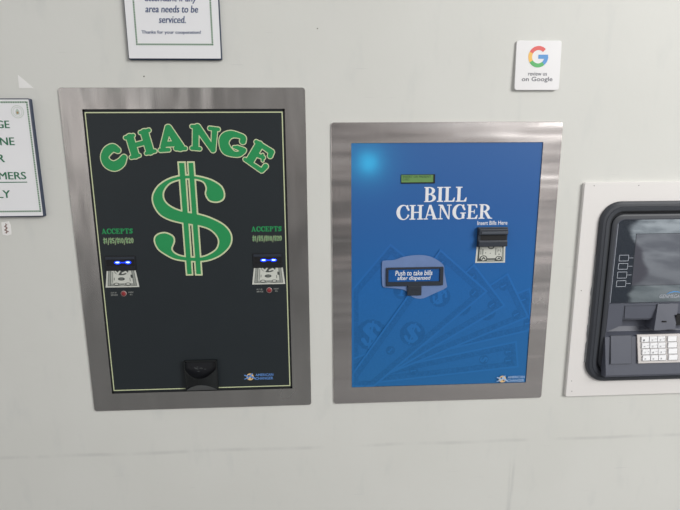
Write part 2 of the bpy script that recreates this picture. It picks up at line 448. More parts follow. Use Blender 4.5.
GL['A'] = (.80, U(s_poly([(.30, 1), (.43, 1), (.76, 0), (.56, 0)]), s_poly([(.30, 1), (.38, .9), (.145, 0), (.08, 0)]), s_box(.18, .27, .6, .34), serif(.12, 0, .26), serif(.66, 0, .30)))
GL['N'] = (.80, U(s_box(.10, 0, .17, 1), s_box(.62, 0, .69, 1), s_poly([(.06, 1), (.27, 1), (.69, .0), (.60, 0)]), serif(.135, 0, .28), s_box(0, .93, .2, 1), serif(.655, 1, .28)))
GL['G'] = (.82, U(cut(s_ell(.40, .5, .40, .52), s_ell(.45, .5, .235, .45), s_poly([(.45, .5), (.80, .64), (1.2, 1.0), (1.2, .0), (.9, .1), (.60, .46)])), s_poly([(.62, .72), (.70, .66), (.70, 1.0), (.65, 1.0), (.55, .93)]), s_box(.57, .03, .73, .42), s_box(.48, .38, .82, .45)))
GL['E'] = (.68, U(s_box(.08, 0, .08+st, 1), s_box(0, 0, .6, .07), s_box(0, .93, .58, 1), s_box(.2, .47, .45, .53), s_box(.42, .36, .47, .64), s_poly([(.45, 0), (.62, 0), (.66, .27), (.61, .27)]), s_poly([(.45, 1), (.60, 1), (.62, .75), (.57, .75)])))
GL['R'] = (.80, cut(U(s_box(.08, 0, .08+st, 1), s_box(0, .94, .3, 1), serif(.165, 0), both(s_ell(.30, .735, .33, .265), s_box(.1, 0, 1, 1)), s_poly([(.30, .48), (.46, .52), (.76, 0), (.56, 0)]), s_box(.56, 0, .82, .06)),
                 both(s_ell(.28, .735, .175, .195), s_box(.08+st, 0, 1, 1))))
GL['P'] = (.68, cut(U(s_box(.08, 0, .08+st, 1), s_box(0, .93, .3, 1), serif(.165, 0), both(s_ell(.30, .73, .33, .27), s_box(.1, 0, 1, 1))), both(s_ell(.28, .73, .175, .19), s_box(.08+st, 0, 1, 1))))
GL['T'] = (.72, U(s_box(.27, 0, .45, 1), s_box(0, .92, .72, 1), serif(.36, 0, .36), s_box(0, .72, .07, 1), s_box(.65, .72, .72, 1)))
GL['S'] = (.62, U(s_cap([(.52, .76, .07), (.42, .90, .07), (.24, .90, .08), (.12, .76, .09), (.22, .58, .10), (.42, .45, .10), (.50, .26, .09), (.38, .10, .08), (.20, .10, .07), (.08, .26, .07)]), s_box(.52, .68, .58, 1), s_box(.02, 0, .08, .32)))
def serif_word(word, x0, x1, z0, z1, track=.04, bold=0., h=.35):
    tot = sum(GL[c][0] for c in word)+track*(len(word)-1)
    sx = (x1-x0)/tot; sz = z1-z0; cur = 0; out = []
    for c in word:
        w, f = GL[c]; ox = x0+cur*sx
        g = lambda X, Z, f=f, ox=ox: f((X-ox)/sx, (Z-z0)/sz)*min(sx, sz)
        out.append(fill(g, ox-2, ox+w*sx+2.5, z0-1.5, z1+1.5, h, bold)); cur += w+track
    return out

def text_art(body, x0, x1, z0, z1, bold=0., shear=0., spacing=1.):
    cu = bpy.data.curves.new('t', 'FONT'); cu.body = body; cu.size = 1; cu.offset = bold; cu.shear = shear; cu.resolution_u = 3; cu.space_character = spacing; cu.fill_mode = 'FRONT'
    o = bpy.data.objects.new('t', cu); COL.objects.link(o)
    dg = bpy.context.evaluated_depsgraph_get(); dg.update()
    me = bpy.data.meshes.new_from_object(o.evaluated_get(dg))
    v = np.array([p.co[:2] for p in me.vertices]); fs = [list(p.vertices) for p in me.polygons]
    bpy.data.objects.remove(o); bpy.data.curves.remove(cu); bpy.data.meshes.remove(me)
    lo, hi = v.min(0), v.max(0)
    return [(x0+(a-lo[0])/(hi[0]-lo[0])*(x1-x0), z0+(b-lo[1])/(hi[1]-lo[1])*(z1-z0)) for a, b in v], fs

# ------------------------------------------------------------ the wall (with the openings the machines pass through) and the ground
def grid_plate(mb, xs, zs, holes, y0, y1, m):
    """a slab with rectangular openings"""
    def solid(i, j):
        if i < 0 or j < 0 or i >= len(xs)-1 or j >= len(zs)-1: return False
        cx, cz = (xs[i]+xs[i+1])/2, (zs[j]+zs[j+1])/2
        return not any(a < cx < b and c < cz < d for a, b, c, d in holes)
    for i in range(len(xs)-1):
        for j in range(len(zs)-1):
            if not solid(i, j): continue
            a, b, c, d = xs[i], xs[i+1], zs[j], zs[j+1]
            mb.add([(a, y0, c), (b, y0, c), (b, y0, d), (a, y0, d)], [[0, 1, 2, 3]], m)
            mb.add([(a, y1, c), (b, y1, c), (b, y1, d), (a, y1, d)], [[3, 2, 1, 0]], m)
            for (di, dj, p, q) in ((-1, 0, (a, c), (a, d)), (1, 0, (b, c), (b, d)), (0, -1, (a, c), (b, c)), (0, 1, (a, d), (b, d))):
                if not solid(i+di, j+dj):
                    mb.add([(p[0], y0, p[1]), (q[0], y0, q[1]), (q[0], y1, q[1]), (p[0], y1, p[1])], [[0, 1, 2, 3]], m)
WALL_Y = 3
HOLES = [(-447, -47, -502, 98), (62, 462, -502, 34), (600, 962, -478, -108)]
xs = sorted({-2600, 2800, *[h[0] for h in HOLES], *[h[1] for h in HOLES]})
zs = sorted({-1550, 1500, *[h[2] for h in HOLES], *[h[3] for h in HOLES]})
w = MB(); grid_plate(w, xs, zs, HOLES, WALL_Y, WALL_Y+160, M_wall)
wo_ = w.build('wall_front', base=(0, 0, 0)); wo_['kind'] = 'structure'
f_ = MB(); f_.box(-2600, 2800, -4200, WALL_Y+160, -1650, -1550, M_floor)
fo = f_.build('floor', base=(0, 0, 0)); fo['kind'] = 'structure'

# ------------------------------------------------------------ shared pieces of the machines
def frame_plate(parent, m, x0, x1, z0, z1, i0, i1, k0, k1, r):
    b = MB(); n = 7
    b.loft([rrect(x0, x1, z0, z1, r, WALL_Y, n), rrect(x0, x1, z0, z1, r, .8, n), rrect(x0+.8, x1-.8, z0+.8, z1-.8, r-.8, 0, n),
            rrect(i0, i1, k0, k1, .6, 0, n), rrect(i0, i1, k0, k1, .6, WALL_Y, n)], m, closed=True)
    return b.build('frame_plate', parent)
def cabinet(parent, x0, x1, z0, z1, depth):
    b = MB(); t = 1.5
    rings = [[(x0, 3.2, z0), (x1, 3.2, z0), (x1, 3.2, z1), (x0, 3.2, z1)], [(x0, depth, z0), (x1, depth, z0), (x1, depth, z1), (x0, depth, z1)],
             [(x0+t, depth-t, z0+t), (x1-t, depth-t, z0+t), (x1-t, depth-t, z1-t), (x0+t, depth-t, z1-t)], [(x0+t, 3.2, z0+t), (x1-t, 3.2, z0+t), (x1-t, 3.2, z1-t), (x0+t, 3.2, z1-t)]]
    b.loft(rings[:2], M_cab, cap1=True); b.loft(rings[2:], M_cab, cap0=True)
    b.add(rings[0]+rings[3], [[i, (i+1) % 4, 4+(i+1) % 4, 4+i] for i in range(4)], M_cab)
    return b.build('cabinet', parent)
def warp(art, q):
    """unit square art into the quad q (tl, tr, br, bl)"""
    vs, fs = art; (tl, tr, br, bl) = q
    return [(((1-u)*tl[0]+u*tr[0])*v+((1-u)*bl[0]+u*br[0])*(1-v), ((1-u)*tl[1]+u*tr[1])*v+((1-u)*bl[1]+u*br[1])*(1-v)) for u, v in vs], fs
def note_print(parent, q, y, kind):
    """the printed bank note that shows which way up to feed it"""
    b = MB(); W_, H = 68., 36.
    def A(f, lev=0., h=.55):
        vs, fs = fill(f, -.3, W_+.3, -.3, H+.3, h, lev)
        return warp(([(min(1, max(0, x/W_)), min(1, max(0, z/H))) for x, z in vs], fs), q)
    b.flat(warp(([(0, 0), (1, 0), (1, 1), (0, 1)], [[0, 1, 2, 3]]), q), y, M_paper)
    inner = s_box(4, 3, W_-4, H+9)
    if kind == 0:
        fr = both(cut(inner, s_box(11, 8.5, W_-11, H+9)), s_box(0, 0, W_, H))
        b.flat(A(fr), y-.1, M_midink)
        b.flat(A(U(band(s_box(4.5, 3.5, W_-4.5, H+9), .45), s_box(9.5, 3.5, 10.4, H), s_box(W_-10.4, 3.5, W_-9.5, H), s_ell(22, 7, 6, 3), s_ell(46, 7, 6, 3), s_box(30, 6.2, 38, 7.4), s_box(W_-14, 20, W_-9, 27))), y-.2, M_ink)
        b.flat(A(U(s_ell(22, 7, 4, 1.6), s_ell(46, 7, 4, 1.6), s_box(30, 4, 38, 5))), y-.3, M_paper)
        b.flat(A(both(s_ell(34, 36, 17, 10), s_box(0, 0, W_, H))), y-.25, M_ink)
        b.flat(A(both(U(s_cap([(20, 34, 1.6), (26, 29, 2.0), (31, 35, 1.5)]), s_cap([(36, 30, 1.5), (44, 33, 2), (49, 29, 1.5)])), s_box(0, 0, W_, H))), y-.35, M_paper)
        b.flat(A(U(s_ell(33, 18, 7.5, 3.4), s_box(17, 15, 18.2, 21), s_box(51, 13, 52.2, 20))), y-.25, M_ink)
        b.flat(A(U(s_box(29, 17.4, 37, 18.6))), y-.35, M_midink)
        b.flat(A(U(s_box(12.5, 10, 15, 33))), y-.2, M_midink)
    else:
        b.flat(A(both(cut(s_box(4, 3, W_-4, H+9), s_box(8, 10, W_-8, H+9)), s_box(0, 0, W_, H))), y-.1, M_ink)
        b.flat(A(U(s_ell(18, 10, 8.5, 6.5), s_ell(W_-15, 9.5, 7.5, 5.5), s_box(10, 18, 11, 34), both(s_ell(34, 37, 8, 7), s_box(0, 0, W_, H)))), y-.2, M_ink)
        b.flat(A(U(s_ell(18, 10, 6.2, 4.6), s_ell(W_-15, 9.5, 5.2, 3.8), both(s_ell(34, 37, 5.4, 4.4), s_box(0, 0, W_, H)), s_box(26, 5, 44, 6.4))), y-.3, M_paper)
        b.flat(A(U(s_cap([(15, 8, 1.4), (18, 12, 1.4), (21, 9, 1.4)]), s_cap([(W_-17, 8, 1.3), (W_-14, 11, 1.3), (W_-13, 8.5, 1.2)]))), y-.4, M_ink)
        b.flat(A(U(s_box(13, 18, 17, 31), s_box(44, 17, 47, 32), s_box(W_-8, 4, W_-5, 34))), y-.2, M_midink)
        b.flat(A(U(s_box(52, 27, 54, 29), s_box(52, 18, 55, 20), s_ell(22, 22, 1.2, 1.0), s_ell(33, 21, 1, 1), s_box(50, 23, 51, 30), s_box(56, 23, 57, 31))), y-.2, M_ink)
    return b.build('note_print', parent)
def maker_logo(parent, x0, x1, z0, z1, y, ma, mb_):
    b = MB(); h = z1-z0; c = x0+h*.62; r = h*.46; zc = (z0+z1)/2
    b.flat(fill(s_ell(c, zc, r, r), c-r-1, c+r+1, zc-r-1, zc+r+1, .5), y, M_logotan)
    b.flat(fill(U(s_cap([(c-r*1.5, zc+r*.5, 1.1), (c-r*.3, zc+r*.1, 2.2), (c+r*.7, zc+r*.95, .9)]), s_cap([(c-r*1.5, zc-r*.6, .9), (c-r*.5, zc-r*.3, 1.6)]), s_cap([(c, zc+r*.2, 1.8), (c+r*.9, zc-r*.2, 1.8), (c+r*1.5, zc-r*.7, 1.)])), c-2*r, c+2*r, zc-2*r, zc+2*r, .4), y-.1, ma)
    b.flat(fill(U(s_ell(c-r*.35, zc+r*.35, r*.22, r*.2), s_ell(c+r*.35, zc-r*.35, r*.2, r*.16)), c-r, c+r, zc-r, zc+r, .25), y-.2, M_navy)
    tx = x0+h*1.28
    b.flat(text_art('AMERICAN', tx, x1, zc+h*.06, z1-h*.10, .02), y, mb_)
    b.flat(text_art('CHANGER', tx, x1-.5, z0+h*.08, zc-h*.06, .02), y, mb_)
    return b.build('maker_logo', parent)

# ------------------------------------------------------------ black change machine
T1 = thing('change_machine', (-247, WALL_Y, -529), 'black change machine with big green dollar sign in a brushed steel frame', 'change machine')
X0, X1, Z0, Z1 = -476.7, -17, -529.5, 127.5
I0, I1, K0, K1 = -436.2, -56.9, -489.7, 88.3
frame_plate(T1, M_steel1, X0, X1, Z0, Z1, I0, I1, K0, K1, 6)
cabinet(T1, -445, -49, -500, 96, 250)
PY = 2.2
b = MB(); b.box(I0+.3, I1-.3, PY, PY+.9, K0+.3, K1-.3, M_black)
for (a, c, d, e) in ((I0+.3, I0+3.2, K0+.3, K1-.3), (I1-4.2, I1-.3, K0+.3, K1-.3), (I0+.3, I1-.3, K1-3.8, K1-.3), (I0+.3, I1-.3, K0+.3, K0+3.6)):
    b.rect(a, c, d, e, PY-.12, M_blackedge)
b.build('front_panel', T1)
b = MB(); a0, a1, c0, c1_ = -432.2, -62.2, -483.6, 82.3
o_, i_ = 1.0, 1.0
b.rect(a0-o_, a0+i_, c0-o_, c1_+o_, PY-.25, M_cream); b.rect(a1-o_, a1+i_, c0-o_, c1_+o_, PY-.25, M_cream)
b.rect(a0+i_, a1-o_, c1_-o_, c1_+o_, PY-.25, M_cream); b.rect(a0+i_, a1-o_, c0-o_, c0+i_, PY-.25, M_cream)
b.build('border_line', T1)
LET = {
'C': [[(-378.5, 12.8, 5.0), (-387.0, 17.1, 6.7), (-397.5, 11.2, 7.4), (-404.1, -0.2, 6.5), (-399.8, -11.9, 8.0), (-387.8, -17.3, 8.5), (-375.3, -11.4, 7.5), (-367.6, -0.9, 4.5)]],
'H': [[(-353.1, 35.7, 6.7), (-346.4, 3.9, 6.7)], [(-361.5, 35.7, 2.7), (-346.5, 40.2, 2.4)], [(-353.9, -1.0, 2.7), (-338.5, 2.6, 2.4)], [(-325.0, 44.6, 6.7), (-317.8, 11.2, 6.8)], [(-333, 45.2, 2.6), (-316.5, 49.5, 3.0)], [(-325.0, 6.3, 2.4), (-308.4, 10.7, 2.8)], [(-349.9, 20.8, 3.7), (-320.7, 28.1, 3.7)]],
'A': [[(-280.1, 54.0, 5.0), (-292.2, 18.5, 4.5)], [(-279.6, 53.5, 5.5), (-260.1, 18.3, 7.5)], [(-297.7, 12.1, 3.0), (-281.9, 13.0, 3.0)], [(-267.9, 15.4, 3.5), (-250.3, 15.3, 3.0)], [(-288.6, 23.0, 4.0), (-264.7, 24.6, 4.5)]],
'N': [[(-227.8, 52.8, 5.0), (-230.5, 18.2, 5.0)], [(-235.1, 56.3, 2.5), (-223.1, 55.7, 3.0)], [(-237.7, 15.7, 2.8), (-222.7, 14.4, 2.8)], [(-224.5, 54.7, 5.5), (-197.5, 12.5, 4.6)], [(-192.2, 49.7, 4.5), (-196.8, 12.5, 3.5)], [(-201.3, 52.7, 2.8), (-185.3, 50.7, 2.8)]],
'G': [[(-139.5, 28.1, 5.1), (-138.7, 34.6, 4.6), (-146.1, 38.9, 4.0), (-161.1, 41.2, 6.1), (-172.8, 34.8, 8.6), (-175.7, 24.1, 8.3), (-171.5, 12.3, 8.6), (-159.1, 4.4, 4.8), (-147.7, 4.0, 4.4), (-139.8, 9.6, 4.6)], [(-138.5, 10.9, 4.2), (-150.0, 16.2, 3.2), (-157.0, 17.2, 1.6)]],
'E': [[(-108.3, 20.5, 6.9), (-126.5, -7.6, 6.9)], [(-113.7, 26.8, 3.1), (-85.0, 7.3, 4.6), (-87.8, 0.2, 4.1)], [(-136.7, -6.3, 2.8), (-105.5, -28.1, 3.6)], [(-104.2, -27.6, 3.3), (-97.5, -20.0, 4.4)], [(-117.1, 3.7, 3.6), (-100.8, -3.2, 2.6)], [(-102.3, 2.3, 1.5), (-102.8, -9.0, 1.5)]],
}
def smooth_stroke(P, k=6):
    if len(P) < 4: return P
    P = [np.array(p, float) for p in P]; P = [2*P[0]-P[1]]+P+[2*P[-1]-P[-2]]; out = []
    for i in range(1, len(P)-2):
        a, b_, c, d = P[i-1:i+3]
        for t in np.arange(k)/k: out.append(tuple(.5*((2*b_)+(-a+c)*t+(2*a-5*b_+4*c-d)*t*t+(-a+3*b_-3*c+d)*t**3)))
    out.append(tuple(P[-2])); return out
b = MB()
for k, strokes in LET.items():
    strokes = [smooth_stroke(q_) for q_ in strokes]
    f = U(*[s_cap(s_) for s_ in strokes])
    al = [p for s_ in strokes for p in s_]; bb = (min(p[0] for p in al)-12, max(p[0] for p in al)+12, min(p[1] for p in al)-12, max(p[1] for p in al)+12)
    b.flat(fill(f, *bb, .5, 2.5), PY-.25, M_cream); b.flat(fill(f, *bb, .5, .65), PY-.45, M_green)
o = b.build('title_lettering', T1); o['label'] = 'arched green word CHANGE outlined in cream'
SP = [(-179.8, -80), (-179.3, -69), (-184.8, -56.6), (-199.4, -46), (-217.9, -39.2), (-237.5, -35.2), (-250.6, -34.2), (-267.7, -35.9), (-288.8, -42.3), (-308.6, -55.4), (-320.5, -74.3), (-320.1, -93.5), (-309.3, -112.9), (-290.1, -124.4), (-264.3, -131.5), (-231, -137.5), (-209.9, -146.6), (-198, -163.6), (-201.8, -181), (-217.4, -192.3), (-234.9, -197.5), (-261.5, -196.6), (-279.6, -191.8), (-288.6, -182.1), (-283, -167), (-285.2, -154.9), (-301.4, -147.2), (-318.5, -151.9), (-324.3, -164.2), (-318.5, -181.6), (-304.9, -193.4), (-286.3, -203.7), (-262.1, -208.2), (-235.5, -209.6), (-213.3, -206), (-190.7, -195.2), (-172.6, -176.4), (-169.6, -154), (-182.6, -134.1), (-208.3, -119.1), (-234.2, -110.5), (-267.2, -103.7), (-287.4, -93.8), (-296.8, -81.7), (-296.2, -67.4), (-284.8, -53.3), (-266.5, -46.4), (-250, -44.5), (-236.1, -45.2), (-220.9, -50.1), (-215.9, -61.1), (-218, -73), (-211.2, -86.5), (-197.1, -90.2), (-185.5, -87)]
S_ = s_poly(smooth_loop(SP, 4))
f = U(S_, s_poly([(-266.8, -9.7), (-251.4, -9.7), (-251.4, -236.6), (-265.6, -236.6)]), s_poly([(-248.6, -9.7), (-234.3, -9.8), (-232.8, -237), (-247.4, -236.8)]))
b = MB(); b.flat(fill(f, -330, -160, -242, -4, .8, .5), PY-.25, M_cream); b.flat(fill(f, -330, -160, -242, -4, .8, -2.6), PY-.45, M_green)
o = b.build('dollar_sign_emblem', T1); o['label'] = 'large green dollar sign with two bars'
def accepts(x0, x1, z0, z1, w0, w1):
    b = MB()
    for a in serif_word('ACCEPTS', x0, x1, z0, z1, .09, .25, .28): b.flat(a, PY-.25, M_green)
    DG = {'1': (.30, [[(.15, .08), (.15, .95)], [(.15, .95), (.02, .78)]]), '5': (.5, [[(.45, .95), (.1, .95), (.08, .55), (.32, .6), (.46, .35), (.32, .08), (.05, .12)]]),
          '0': (.5, [[(.25, .95), (.06, .75), (.06, .28), (.25, .06), (.44, .28), (.44, .75), (.25, .95)]]), '2': (.5, [[(.05, .75), (.22, .95), (.44, .78), (.36, .5), (.06, .07), (.46, .07)]]),
          '/': (.34, [[(.0, -.25), (.34, 1.0)]]), '$': (.44, [[(.42, .75), (.22, .9), (.04, .72), (.4, .35), (.22, .12), (.03, .25)], [(.22, -.02), (.22, 1.04)]])}
    wd = '$1/$5/$10/$20'; tot = sum(DG[c][0]+.16 for c in wd); sx = (x1-x0-1)/tot; sz = w1-w0-2; cur = x0+1.5; caps = []
    for c in wd:
        w_, st_ = DG[c]
        for q_ in st_: caps.append(s_cap([(cur+px_*sx, w0+2+pz_*sz, .25 if c == '/' else .42) for px_, pz_ in q_]))
        cur += (w_+.16)*sx
    b.flat(fill(U(*caps), x0-1, x1+2, w0-4, w1+2, .25, .42), PY-.25, M_cream); b.flat(fill(U(*caps), x0-1, x1+2, w0-4, w1+2, .25, -.05), PY-.45, M_green)
    o = b.build('accepts_lettering', T1); return o
accepts(-424, -363.8, -149.2, -139.2, -170.5, -158.0); accepts(-130, -69.9, -148.6, -138.8, -170.0, -157.8)
def validator(x0, x1, z0, z1, leds):
    b = MB(); y = PY
    b.box(x0, x1, y-1.6, y, z0, z1, M_blackpl, .6)
    b.box(x0+1.5, x1-1.5, y-2.6, y-1.4, z1-7, z1-2, M_slate, .4)
    b.box(x0+1.5, x1-1.5, y-2.6, y-1.4, z0+1.5, z0+9, M_blackpl, .4)
    b.rect(x0+3, x1-3, z0+10, z1-8, y-1.75, M_slot)
    v = b.build('bill_validator', T1); v['label'] = 'black bill slot with two glowing blue lights'
    for cx in leds:
        l = MB(); zc = -207.6
        l.flat(fill(s_ell(cx, zc, 6.6, 3.4), cx-9, cx+9, zc-6, zc+6, .5), y-1.9, M_led)
        l.flat(fill(s_ell(cx, zc+.4, 4.0, 1.4), cx-9, cx+9, zc-6, zc+6, .4), y-2.1, M_ledcore)
        l.build('led_light', v)
    l = MB(); l.rect(leds[0]+6, leds[1]-6, -208.6, -206.6, y-1.85, M_led); l.build('light_bar', v)
    return v
validator(-423.6, -363, -224.2, -194.0, (-398.9, -378.3)); validator(-129.6, -70.3, -223.6, -193.2, (-108.1, -87.8))
note_print(T1, [(-422.2, -223.9), (-365.0, -224.3), (-360.5, -259.1), (-427.6, -258.9)], PY-.3, 0)
note_print(T1, [(-128.3, -223.2), (-69.8, -223.4), (-65.9, -258.3), (-133.3, -258.3)], PY-.3, 0)
def red_light(x, z):
    b = MB(); n = 20
    ring = lambda r, y: [(x+r*math.cos(t*2*math.pi/n), y, z+r*math.sin(t*2*math.pi/n)) for t in range(n)]
    b.loft([ring(5.9, PY), ring(5.9, PY-1.2), ring(4.9, PY-1.8), ring(4.7, PY-1.0)], M_redc)
    b.loft([ring(4.7, PY-1.0), ring(3.6, PY-2.4), ring(1.8, PY-3.1)], M_red, cap1=True)
    o = b.build('indicator_light', T1); o['label'] = 'round red indicator lens'
    b = MB()
    b.flat(text_art('OUT OF', x-26, x-14, z+.6, z+3.4, .03), PY-.25, M_captions); b.flat(text_art('SERVICE', x-26, x-12.5, z-4.4, z-1.2, .03), PY-.25, M_captions)
    b.build('caption_print', T1); b = MB()
    b.flat(text_art('INSERT', x+9.5, x+20, z+1.0, z+3.8, .03), PY-.25, M_captions); b.flat(text_art('BILL', x+12, x+17.5, z-3.6, z-1.0, .03), PY-.25, M_captions)
    b.build('caption_print', T1)
red_light(-392.9, -272.2); red_light(-99, -270.8)
# coin cup: a moulded cup with a curved lip over a scooped tray
def coin_cup():
    b = MB(); xc = -247.; hw = 33.; zt = -419.; zb = -485.; n = 20
    yb = PY
    for sx in (-1, 1):
        b.box(xc+sx*hw-1.4, xc+sx*hw+1.4, yb-9, yb-.3, zb, zt, M_gloss, 1.0)
    b.box(xc-hw, xc+hw, yb-5, yb-.3, zt-4, zt, M_gloss, 1.2)
    b.box(xc-hw, xc+hw, yb-1.4, yb-.3, zb, zt-3, M_blackpl)
    # bowed front wall of the tray; the lip sags in the middle
    out, inn, ob, ib = [], [], [], []
    for i in range(n+1):
        t = -1+2*i/n; x = xc+t*hw; bow = 1-t*t
        out.append((x, yb-9-12*bow, -436-17*bow)); inn.append((x, yb-7-10.5*bow, -436.8-17*bow))
        ob.append((x, yb-8-10*bow, -484+16*bow)); ib.append((x, yb-6.5-8.5*bow, -483.5+16*bow))
    vs = out+inn+ob+ib; N1 = n+1; fs = []
    for i in range(n):
        fs += [[i, i+1, N1+i+1, N1+i], [i, i+1, 2*N1+i+1, 2*N1+i], [N1+i, N1+i+1, 3*N1+i+1, 3*N1+i], [2*N1+i, 2*N1+i+1, 3*N1+i+1, 3*N1+i]]
    b.add(vs, fs, M_gloss)
    sh = []
    for i in range(n+1):
        t = -1+2*i/n; bow = 1-t*t; sh.append((xc+t*hw, yb-6-8*bow, -478+14*bow))
    b.add(sh+[(xc+hw, yb-1, -474), (xc-hw, yb-1, -474)], [list(range(n+3))], M_blackpl)
    c = b.build('coin_cup', T1); c['label'] = 'glossy black coin cup at the bottom edge'
    b = MB(); pts = [(xc-hw+1, yb-7, zb)]
    for i in range(n+1):
        t = -1+2*i/n; pts.append((xc+t*(hw-1), yb-8.5-11*(1-t*t), zb+.6+16*(1-t*t)))
    back = [(p[0], p[1]+1.5, p[2]) for p in pts]
    m_ = len(pts); b.add(pts+[(xc+hw-1, yb-7, zb)]+back+[(xc+hw-1, yb-5.5, zb)], [list(range(m_+1)), list(range(2*m_+1, m_, -1))]+[[i, (i+1) % (m_+1), m_+1+(i+1) % (m_+1), m_+1+i] for i in range(m_+1)], M_smoke)
    s_ = b.build('cup_foot', c); s_['label'] = 'smoky grey half-round foot of the cup'
    b = MB(); random.seed(3)
    b.flat(fill(U(*[s_ell(xc+random.uniform(-14, 12), -440+random.uniform(-5, 5), random.uniform(1, 3), .8) for _ in range(10)]), xc-20, xc+20, -450, -430, .5), yb-1.6, M_smoke)
    b.build('scuff_marks', c)
coin_cup()
maker_logo(T1, -156.5, -96.8, -469.6, -452.6, PY-.25, M_logoblue, M_logoblue)

# ------------------------------------------------------------ blue bill changer
T2 = thing('bill_changer', (262, WALL_Y, -529), 'blue bill changer with white serif lettering in a steel frame, right of the black machine', 'bill changer')
frame_plate(T2, M_steel2, 31.4, 491.6, -529, 63, 70.7, 453.8, -491.2, 23.4, 6)
cabinet(T2, 64, 460, -500, 32, 250)
P2 = 1.6
b = MB(); b.rect(71, 453.5, -490.9, 23.1, P2, M_blue)
fp = b.build('front_panel', T2)
lamp = bpy.data.lights.new('panel_lamp', 'POINT'); lamp.energy = .135; lamp.color = (.22, .85, .85); lamp.shadow_soft_size = .004
lo = bpy.data.objects.new('panel_lamp', lamp); COL.objects.link(lo); lo.parent = T2
lo.location = Vector(mm(105.5, P2+27, -15))-Vector(T2.location)
# printed fan of bank notes
clipb = s_box(71.2, -490.7, 453.3, 22.9)
def note_art(b, quad, y, light=3.2):
    """quad: four corners (near-left, far-left, far-right, near-right)"""
    q = s_poly(quad); xs_ = [p[0] for p in quad]; zs_ = [p[1] for p in quad]
    bb = (max(70, min(xs_)-3), min(455, max(xs_)+3), max(-492, min(zs_)-3), min(24, max(zs_)+3))
    b.flat(fill(both(q, clipb), *bb, 1.2), y, M_b_hi)
    b.flat(fill(both(q, clipb), *bb, 1.2, -light), y-.05, M_b_mid)
    b.flat(fill(both(q, clipb), *bb, 1.2, -light-10), y-.10, M_b_fill)
    b.flat(fill(both(band(q, .5), clipb), *bb, 1.2, 0) if False else fill(both(lambda X, Z: np.abs(q(X, Z)+light+11)-.7, clipb), *bb, 1.0), y-.12, M_b_lo)
def rosette(b, cx, cz, r, y, rot, ch, rx=1.0):
    ca, sa = math.cos(rot), math.sin(rot)
    def tf(f): return lambda X, Z: f(((X-cx)*ca+(Z-cz)*sa)/rx, -(X-cx)*sa+(Z-cz)*ca)
    bb = (max(72, cx-r*1.3), min(452, cx+r*1.3), max(-490, cz-r*1.3), cz+r*1.3)
    R_ = tf(lambda X, Z: np.hypot(X, Z)-r*(1+.02*np.cos(16*np.arctan2(Z, X))))
    b.flat(fill(both(R_, clipb), *bb, .9), y, M_b_lo)
    if ch == '$':
        k = r*.92
        f = tf(U(s_cap([(.45*k, .45*k, .15*k), (.2*k, .72*k, .10*k), (-.25*k, .68*k, .16*k), (-.42*k, .36*k, .2*k), (0, .02*k, .22*k), (.42*k, -.3*k, .2*k), (.25*k, -.66*k, .14*k), (-.2*k, -.72*k, .10*k), (-.48*k, -.42*k, .15*k)]), s_box(-.07*k, -k, .07*k, k)))
    else:
        k = r*.8; f = tf(U(s_cap([(0, -.6*k, .16*k), (0, .6*k, .16*k)]), s_cap([(-.3*k, -.65*k, .1*k), (.3*k, -.65*k, .1*k)])))
    b.flat(fill(both(f, clipb), *bb, .9), y-.06, M_b_hi)
b = MB()
def fan(far, ang, w, ln, sp):
    """note seen with its far short edge centred on far, pointing at ang; narrows by sp towards the near end"""
    a = math.radians(ang); d = (math.cos(a), math.sin(a)); n = (-d[1], d[0])
    P = lambda s_, t: (far[0]-d[0]*s_+n[0]*t, far[1]-d[1]*s_+n[1]*t)
    return [P(ln, w/2*sp), P(0, w/2), P(0, -w/2), P(ln, -w/2*sp)]
y = P2-.15
A_ = [(-60, -430), (150.8, -177), (262, -272), (90, -520)]
note_art(b, A_, y, 4)
for (cx, cz, r) in ((112, -373, 34), (176, -278, 18)): rosette(b, cx, cz, r, y-.15, -.15, '$' if r > 20 else '1')
y -= .3
specs = [((432, -425), 8, 62, 400, .35), ((450, -352), 17, 96, 420, .30), ((425, -292), 28, 112, 400, .25), ((362, -268), 38, 118, 380, .22), ((306, -236), 48.5, 139, 380, .30)]
for i, (far, ang, w_, ln, sp) in enumerate(specs):
    if i == 1: far = (462, -322)
    Q = fan(far, ang, w_, ln, sp); note_art(b, Q, y, 4)
    a = math.radians(ang)
    d = (math.cos(a), math.sin(a)); n_ = (-d[1], d[0])
    for (s_, t, r, ch) in ((20, w_/2-22, 10, '1'), (22, -w_/2+20, 10, '1'), (75, 0, min(22, w_*.17), '$'), (230, 0, 10, '1')):
        rosette(b, far[0]-d[0]*s_+n_[0]*t, far[1]-d[1]*s_+n_[1]*t, r, y-.15, a-1.57, ch)
    if i == 4:
        rosette(b, 200, -372, 27, y-.15, -.3, '$')
    y -= .3
o = b.build('bank_note_artwork', T2); o['label'] = 'tone-on-tone fan of bank notes printed on the blue panel'
# lettering
b = MB(); yy = P2-.2
for a in serif_word('BILL', 217.5, 304.5, -93.3, -63.3, .05, .0): b.flat(a, yy, M_white)
for a in serif_word('CHANGER', 162, 358.5, -128.7, -99, .055, .0): b.flat(a, yy, M_white)
o = b.build('title_lettering', T2); o['label'] = 'white serif words BILL CHANGER'
b = MB(); b.flat(text_art('Insert Bills Here', 329, 391.4, -141.6, -133.2, .012), yy, M_white); b.build('slot_lettering', T2)
